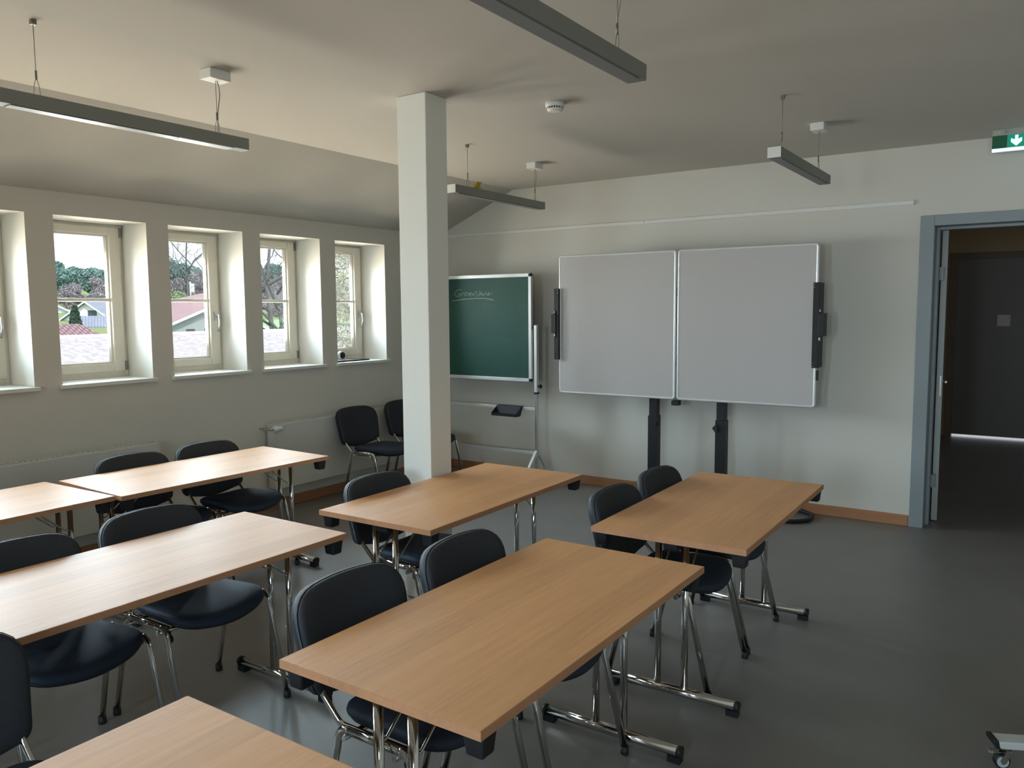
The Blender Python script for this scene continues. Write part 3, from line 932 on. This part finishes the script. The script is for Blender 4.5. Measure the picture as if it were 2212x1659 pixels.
ct = thing('chalk_tray', 'black plastic chalk tray hooked on the cross bar below the green board', 'tray', (-4.37, YK - 0.012, 0.757))
m = MB().prism([(-0.145, 0, 0.004), (-0.145, 0, 0.0), (-0.145, -0.022, 0), (-0.145, -0.048, -0.085), (-0.145, -0.115, -0.085), (-0.145, -0.115, -0.060), (-0.145, -0.118, -0.060), (-0.145, -0.118, -0.089), (-0.145, -0.051, -0.089), (-0.145, -0.026, 0.004)], (0.29, 0, 0))
m.build('trough', blackp, ct)
MB().prism([(-0.147, 0, 0.004), (-0.147, -0.118, -0.060), (-0.147, -0.118, -0.089), (-0.147, -0.045, -0.089)], (0.004, 0, 0)).prism([(0.143, 0, 0.004), (0.143, -0.118, -0.060), (0.143, -0.118, -0.089), (0.143, -0.045, -0.089)], (0.004, 0, 0)).build('end_plate', blackp, ct)
MB().box((-0.147, 0, -0.0), (0.147, 0.030, 0.004)).build('hook', blackp, ct)
MB().lathe([(0.006, -0.003), (0.006, 0.0)], c=(-0.075, -0.026, -0.012), axis='y', seg=12).build('rivet', chrome, ct)

# ------------------------------------------------------------------ things on the last window sill
tb = MB().box((XL - 0.275, 5.262, WB + 0.001), (XL - 0.055, 5.712, WB + 0.014))
tab = tag(tb.build('ring_binder', blackp, bevel=0.004), 'flat black folder lying on the sill of the window nearest the pillar', 'folder')
MB().box((XL - 0.27, 5.275, WB + 0.014), (XL - 0.07, 5.50, WB + 0.0155)).build('cover_sheet', paper, tab)
MB().box((XL - 0.24, 5.52, WB + 0.014), (XL - 0.12, 5.66, WB + 0.015)).build('label_strip', mat('dark_gloss', (0.12, 0.12, 0.15), 0.2), tab)
rl = thing('tape_roll', 'small black and white roll standing on the folder on the window sill', 'roll', (XL - 0.17, 5.445, WB + 0.0155 + 0.041))
MB().lathe([(0.041, -0.016), (0.041, 0.016), (0.032, 0.016), (0.032, -0.016)], axis='x', seg=26).build('rim', white_p, rl)
MB().lathe([(0.032, -0.018), (0.032, 0.019)], axis='x', seg=26).build('core', blackp, rl)

# ------------------------------------------------------------------ rolling stand at the lower right
st = thing('rolling_stand', 'white-footed rolling stand on a caster at the lower right edge', 'stand', (-0.118, 3.306, 0), 0.44)
fb = MB().box((0.016, -0.034, 0.086), (0.80, 0.034, 0.115)).build('foot_bar', mat('stand_paint', (0.50, 0.51, 0.48), 0.45), st, bevel=0.005)
MB().prism([(0.0, -0.036, 0.119), (0.0, -0.036, 0.108), (0.010, -0.036, 0.090), (0.030, -0.036, 0.080), (0.046, -0.036, 0.080), (0.024, -0.036, 0.092), (0.018, -0.036, 0.119)], (0, 0.072, 0)).build('end_cap', blackp, fb, bevel=0.004)
for xx in (0.062, 0.72):
    c = MB().tube([(xx, 0, 0.086), (xx, 0, 0.062)], 0.010, 12)
    for sy in (-1, 1):
        c.prism([(xx + 0.010, sy * 0.019 - 0.0015, 0.072), (xx - 0.008, sy * 0.019 - 0.0015, 0.074), (xx - 0.030, sy * 0.019 - 0.0015, 0.034), (xx - 0.022, sy * 0.019 - 0.0015, 0.020), (xx - 0.010, sy * 0.019 - 0.0015, 0.024)], (0, 0.003, 0))
    c = c.box((xx - 0.010, -0.020, 0.069), (xx + 0.010, 0.020, 0.074)).build('caster', chrome, st)
    MB().lathe([(0.020, -0.013), (0.027, -0.010), (0.027, 0.010), (0.020, 0.013)], c=(xx - 0.018, 0, 0.0275), axis='y', seg=28).build('tyre', rubber, c)
    MB().lathe([(0.0205, -0.0145), (0.0205, 0.0145)], c=(xx - 0.018, 0, 0.0275), axis='y', seg=28).build('wheel_disc', clearp, c)
    MB().tube(fillet([(xx - 0.005, -0.012, 0.064), (xx - 0.060, -0.012, 0.062), (xx - 0.060, 0.012, 0.062), (xx - 0.005, 0.012, 0.064)], 0.01), 0.0016, 6).tube([(xx - 0.062, -0.016, 0.060), (xx - 0.072, 0.004, 0.072)], 0.002, 6).build('brake_lever', chrome, c)
MB().box((0.40, -0.02, 0.115), (0.44, 0.02, 1.95)).build('post', alu_light, st, bevel=0.003)
MB().box((0.37, -0.032, 0.75), (0.47, -0.02, 1.90)).build('mounting_plate', alu_light, st)

# ------------------------------------------------------------------ outdoors
def gz(d):
    pts = [(0, -4.2), (38, -4.0), (52, -2.2), (60, -0.6), (72, 0.1), (95, 0.5), (140, 3.2), (220, 8.5), (330, 10)]
    for (a, za), (b, zb_) in zip(pts, pts[1:]):
        if d <= b:
            return za + (zb_ - za) * (d - a) / (b - a)
    return pts[-1][1]


g = MB()
ds = [5.9, 20, 38, 45, 52, 60, 72, 95, 140, 220, 330]
for d in ds:
    g.v += [Vector((-d, -120, gz(d))), Vector((-d, 340, gz(d)))]
for k in range(len(ds) - 1):
    g.face((2 * k, 2 * k + 2, 2 * k + 3, 2 * k + 1))
terr = g.build('ground_outside', ground_m)
struct(terr)
g = MB().poly([(-56, 40, gz(56) + 0.05), (-56, 66, gz(56) + 0.05), (-60, 66, gz(60) + 0.05), (-60, 40, gz(60) + 0.05)]).poly([(-60, 40, gz(60) + 0.05), (-60, 66, gz(60) + 0.05), (-72, 74, gz(72) + 0.05), (-72, 44, gz(72) + 0.05)]).poly([(-72, 44, gz(72) + 0.05), (-72, 74, gz(72) + 0.05), (-95, 90, gz(95) + 0.05), (-95, 56, gz(95) + 0.05)])
g = g.build('lawn', lawn_m)
struct(g)

# low neighbouring building whose weathered roof fills the lower panes
nb = thing('outbuilding', 'low building right outside with a broad weathered grey-brown tiled roof', 'building', (-20, 12, 0))
MB().prism([(10.4, -16, -1.0), (0, -16, 1.12), (-9, -16, -0.75), (-9, -16, -0.95), (0, -16, 0.92), (10.4, -16, -1.2)][::-1], (0, 24.5, 0)).build('roof', felt_m, nb)
MB().box((-0.12, -16, 1.08), (0.12, 8.5, 1.16)).build('ridge', trim_m, nb)
MB().prism([(10, -15.7, -4.1), (10, -15.7, -1.12), (0, -15.7, 0.95), (-8.7, -15.7, -0.88), (-8.7, -15.7, -4.1)], (0, 23.9, 0)).build('wall', greywall, nb)


def gable_house(name, label, cat, loc, rz, L, W, h, rise, wall_m, roof_m, eave=0.4, extra=None):
    """House with its ridge along local y; gable faces -y... wall, roof slopes and verge are its parts."""
    r = thing(name, label, cat, loc, rz)
    MB().prism([(-W / 2, -L / 2, -6), (W / 2, -L / 2, -6), (W / 2, -L / 2, h), (0, -L / 2, h + rise), (-W / 2, -L / 2, h)], (0, L, 0)).build('wall', wall_m, r)
    k = rise / (W / 2)
    for s in (-1, 1):
        a = [(0, -L / 2 - eave, h + rise + 0.05), (s * (W / 2 + eave), -L / 2 - eave, h - eave * k + 0.05), (s * (W / 2 + eave), -L / 2 - eave, h - eave * k + 0.25), (0, -L / 2 - eave, h + rise + 0.27)]
        MB().prism(a if s < 0 else a[::-1], (0, L + 2 * eave, 0)).build('roof', roof_m, r)
        b = [(p, q - 0.06, z - 0.03) for p, q, z in a]
        MB().prism(b if s < 0 else b[::-1], (0, 0.06, 0)).build('verge', trim_m, r)
    return r


# local -y of each house turned so that the gable looks back towards the school (east, slightly south)
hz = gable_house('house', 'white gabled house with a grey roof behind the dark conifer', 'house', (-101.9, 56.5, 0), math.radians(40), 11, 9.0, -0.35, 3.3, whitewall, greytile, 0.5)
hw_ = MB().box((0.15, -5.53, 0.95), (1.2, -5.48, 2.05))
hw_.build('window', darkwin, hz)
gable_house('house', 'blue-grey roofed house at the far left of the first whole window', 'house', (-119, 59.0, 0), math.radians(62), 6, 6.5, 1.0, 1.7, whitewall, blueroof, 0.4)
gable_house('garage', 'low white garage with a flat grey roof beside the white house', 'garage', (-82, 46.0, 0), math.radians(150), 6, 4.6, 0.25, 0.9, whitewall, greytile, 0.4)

tr = thing('tiled_annex', 'small annex with a red clay tile roof behind the weathered roof', 'building', (-45, 21.5, 0))
MB().prism([(2.6, -5, -0.6), (2.6, 3.6, -0.6), (-1.0, 2.5, 0.96), (-1.0, -5, 0.96)], (0, 0, 0.14)).build('roof', redtile, tr)
MB().box((-3, -4.8, -4), (2.3, 2.3, -0.55)).build('wall', whitewall, tr)

bn = thing('barn', 'grey-walled barn with a faded red roof outside the second whole window', 'barn', (-55, 37.1, 0))
MB().prism([(0, -1.6, -6), (0, 5.6, -6), (0, 5.6, 3.45), (0, -1.6, 0.80)], (-1.2, 0, 0)).build('wall', greywall, bn)
MB().prism([(0.35, -2.0, 0.72), (0.35, 5.6, 3.52), (-1.9, 5.6, 3.72), (-3.6, -2.4, 1.95)], (0, 0, 0.12)).build('roof', redsheet, bn)
MB().prism([(0.36, -2.0, 0.62), (0.36, 5.6, 3.42), (0.36, 5.6, 3.62), (0.36, -2.0, 0.82)], (0.08, 0, 0)).build('verge', trim_m, bn)
MB().box((0.005, -0.3, 0.28), (0.03, 0.45, 0.42)).box((0.005, 1.3, 0.28), (0.03, 2.1, 0.42)).build('window', darkwin, bn)

gable_house('shed', 'small garden shed with a pale roof edge on the lawn outside the third whole window', 'shed', (-61.5, 47.3, 0), math.radians(62), 4, 2.6, 0.15, 0.75, mat('shed_boards', (0.16, 0.14, 0.13), 0.9), mat('shed_roof', (0.42, 0.44, 0.47), 0.8), 0.35)

ph = thing('satellite_dish_pole', 'thin pole with a pale bracket rising above the red barn roof', 'pole', (-56, 38.0, 2.6))
MB().tube([(0, 0, 0), (0, 0, 1.5)], 0.05, 8).build('mast', alu_light, ph)
MB().box((-0.06, 0.1, 0.7), (0.06, 0.32, 1.35)).build('bracket', trim_m, ph)


def leaf_cloud(mb, c, r, n, size, rnd, long=1.0, shell=0.45):
    """Leafy crown: n small randomly turned blades inside an ellipsoid."""
    for _ in range(n):
        while True:
            p = Vector((rnd.uniform(-1, 1), rnd.uniform(-1, 1), rnd.uniform(-1, 1)))
            if shell < p.length < 1.0:
                break
        q = Vector((c[0] + p.x * r[0], c[1] + p.y * r[1], c[2] + p.z * r[2]))
        u = Vector((rnd.gauss(0, 1), rnd.gauss(0, 1), rnd.gauss(0, 1))).normalized()
        v = u.orthogonal().normalized()
        s = size * rnd.uniform(0.6, 1.4)
        u, v = u * s * long, v * s / long
        i = len(mb.v)
        mb.v += (q - u - v * 0.3, q + v, q + u + v * 0.2, q - v)
        mb.f.append((i, i + 1, i + 2, i + 3))
        mb.s.append(False)


def grow(mb, p, d, length, rad, depth, rnd, spread=0.55, lift=0.12, wob=0.16):
    """Recursive bare branch."""
    pts, rr = [p], [rad]
    q, dd = p.copy(), d.copy()
    n = 3
    for k in range(n):
        dd = (dd + Vector((rnd.gauss(0, wob), rnd.gauss(0, wob), rnd.gauss(0, 0.10) + lift * 0.3))).normalized()
        q = q + dd * (length / n)
        pts.append(q.copy())
        rr.append(rad * (1 - 0.26 * (k + 1) / n))
    mb.tube(pts, rad, 5 if rad > 0.03 else 3, taper=rr)
    if depth <= 0:
        return
    for k in range(3 if depth > 1 else 4):
        nd = (dd + Vector((rnd.gauss(0, spread), rnd.gauss(0, spread), rnd.gauss(0, spread * 0.7) + lift))).normalized()
        at = pts[-1] if k < 2 else pts[-2]
        grow(mb, at, nd, length * rnd.uniform(0.62, 0.82), rr[-1] * (0.82 if k == 0 else 0.64), depth - 1, rnd, spread, lift)


def bare_tree(label, loc, h, rad, depth, seed, tw=None, group=None, tilt=(0, 0), limbs=6):
    rnd = random.Random(seed)
    t = thing('bare_tree', label, 'tree', loc, 0, group)
    m = MB()
    grow(m, Vector((0, 0, -0.3)), Vector((tilt[0], tilt[1], 1)).normalized(), h * 0.36, rad, depth, rnd, wob=0.03)
    for q in range(limbs):
        a = 2 * PI * q / max(1, limbs) + rnd.uniform(-0.4, 0.4)
        grow(m, Vector((tilt[0], tilt[1], 1)) * (h * rnd.uniform(0.20, 0.36)), Vector((0.7 * math.cos(a), 0.7 * math.sin(a), 0.7)).normalized(), h * 0.17, rad * 0.42, depth - 2, rnd, 0.6, 0.08)
    m.build('branches', bark, t)
    if tw:
        c = MB()
        leaf_cloud(c, (0, 0, h * 0.66), (h * 0.36, h * 0.36, h * 0.34), tw, h * 0.012, rnd, 3.0, 0.1)
        c.build('twigs', bare_m, t)
    return t


def leafy_tree(name, label, loc, h, w_, m_crown, seed, n=500, size=0.35, group=None, low=0.25, cone=False):
    rnd = random.Random(seed)
    t = thing(name, label, 'tree', loc, 0, group)
    MB().tube([(0, 0, -0.5), (0, 0, h * 0.6)], 0.15, 6, taper=[h * 0.025, h * 0.012]).build('trunk', bark, t)
    c = MB()
    if cone:
        for k in range(7):
            f_ = k / 7
            leaf_cloud(c, (0, 0, h * (0.06 + 0.86 * f_)), (w_ * (1 - f_) ** 0.55, w_ * (1 - f_) ** 0.55, h * 0.13), n // 7, size, rnd, 1.3, 0.5)
    else:
        for k in range(6):
            a = rnd.uniform(0, 2 * PI)
            rr = rnd.uniform(0.0, 0.5) * w_
            leaf_cloud(c, (rr * math.cos(a), rr * math.sin(a), h * rnd.uniform(low + 0.12, 0.84)), (w_ * 0.6, w_ * 0.6, h * 0.17), n // 6, size, rnd, 1.3, 0.2)
    c.build('crown', m_crown, t)
    return t


leafy_tree('conifer', 'dark pointed conifer before the white house, seen in the first whole window', (-70, 36.2, -0.3), 2.9, 0.72, conif_m, 3, 5000, 0.055, cone=True)
# wooded hillside far behind
rnd = random.Random(11)
PL = 'hazy green pine on the wooded hill far behind the houses'
BL = 'leafless brownish tree on the slope behind the houses'
yy = 52.0
k = 0
while yy < 150:
    xx = -155 + (4.6 if k % 2 else -4.6)
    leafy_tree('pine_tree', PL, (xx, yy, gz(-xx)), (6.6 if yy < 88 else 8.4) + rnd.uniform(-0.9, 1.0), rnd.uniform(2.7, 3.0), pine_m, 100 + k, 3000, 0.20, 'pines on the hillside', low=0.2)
    yy += rnd.uniform(3.3, 3.6)
    k += 1
yy = 46.0
k = 0
while yy < 130:
    xx = -138 + (3.6 if k % 2 else -3.6)
    leafy_tree('leafless_tree', BL, (xx, yy, gz(-xx)), (4.6 if yy < 84 else 6.6) + rnd.uniform(-0.5, 0.6), rnd.uniform(2.0, 2.3), bare_m, 300 + k, 2400, 0.12, 'leafless trees on the hillside', low=0.05)
    yy += rnd.uniform(2.5, 2.8)
    k += 1
for kk in range(15):
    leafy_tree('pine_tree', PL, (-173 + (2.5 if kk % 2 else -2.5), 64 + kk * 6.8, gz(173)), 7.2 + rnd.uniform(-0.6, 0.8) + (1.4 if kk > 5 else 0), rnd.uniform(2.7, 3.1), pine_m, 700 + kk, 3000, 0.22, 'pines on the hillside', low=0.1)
for kk in range(18):
    leafy_tree('leafless_tree', BL, (-125 + (2.5 if kk % 2 else -2.5), 64.5 + kk * 2.6, gz(125)), rnd.uniform(2.6, 3.4), rnd.uniform(1.6, 2.1), bare_m, 500 + kk, 1800, 0.11, 'leafless trees on the hillside', low=-0.1)
for kk in range(9):
    leafy_tree('leafless_tree', BL, (-104 + (2.5 if kk % 2 else -2.5), 76 + kk * 2.9, gz(104)), rnd.uniform(4.6, 5.6), rnd.uniform(1.7, 2.1), bare_m, 600 + kk, 2400, 0.11, 'leafless trees on the hillside', low=-0.05)
bare_tree('tall leafless tree with forked limbs rising behind the red barn roof', (-76, 51.0, 0.1), 17.0, 0.17, 6, 21)
leafy_tree('leafing_tree', 'fresh green bushy tree behind the barn, left side of that window', (-74, 48.6, 0.1), 5.6, 1.5, leaf_g, 8, 4000, 0.085, low=0.1)
bare_tree('large dark leafless tree on the lawn filling the third whole window', (-40, 33.2, -3.9), 21.0, 0.19, 7, 5)
bare_tree('slender leafless tree at the edge of the lawn', (-50, 41.7, -2.4), 13.0, 0.07, 5, 9)
rnd = random.Random(77)
t = thing('overhanging_tree', 'dense dry leafy tree crown filling the window nearest the pillar', 'tree', (-8.5, 10.0, -4.2))
m = MB()
for q in range(3):
    grow(m, Vector((0, 0.25 * (q - 1), -0.1)), Vector((-0.10 + 0.04 * q, 0.12 * (q - 1), 1)).normalized(), 4.9, 0.07, 0, rnd, 0.3, 0.1)
for q in range(22):
    grow(m, Vector((-0.4 + rnd.uniform(-0.3, 0.3), rnd.uniform(-0.6, 0.6), rnd.uniform(4.6, 5.6))), Vector((rnd.gauss(-0.25, 0.5), rnd.gauss(0, 0.55), rnd.uniform(0.1, 1))).normalized(), 0.95, 0.018, 2, rnd, 0.55, 0.08)
m.build('branches', bark_l, t)
m = MB()
leaf_cloud(m, (-0.9, -0.05, 6.4), (1.4, 1.55, 1.95), 18000, 0.020, rnd, 1.9, 0.05)
m.build('leaves', thick_m, t)
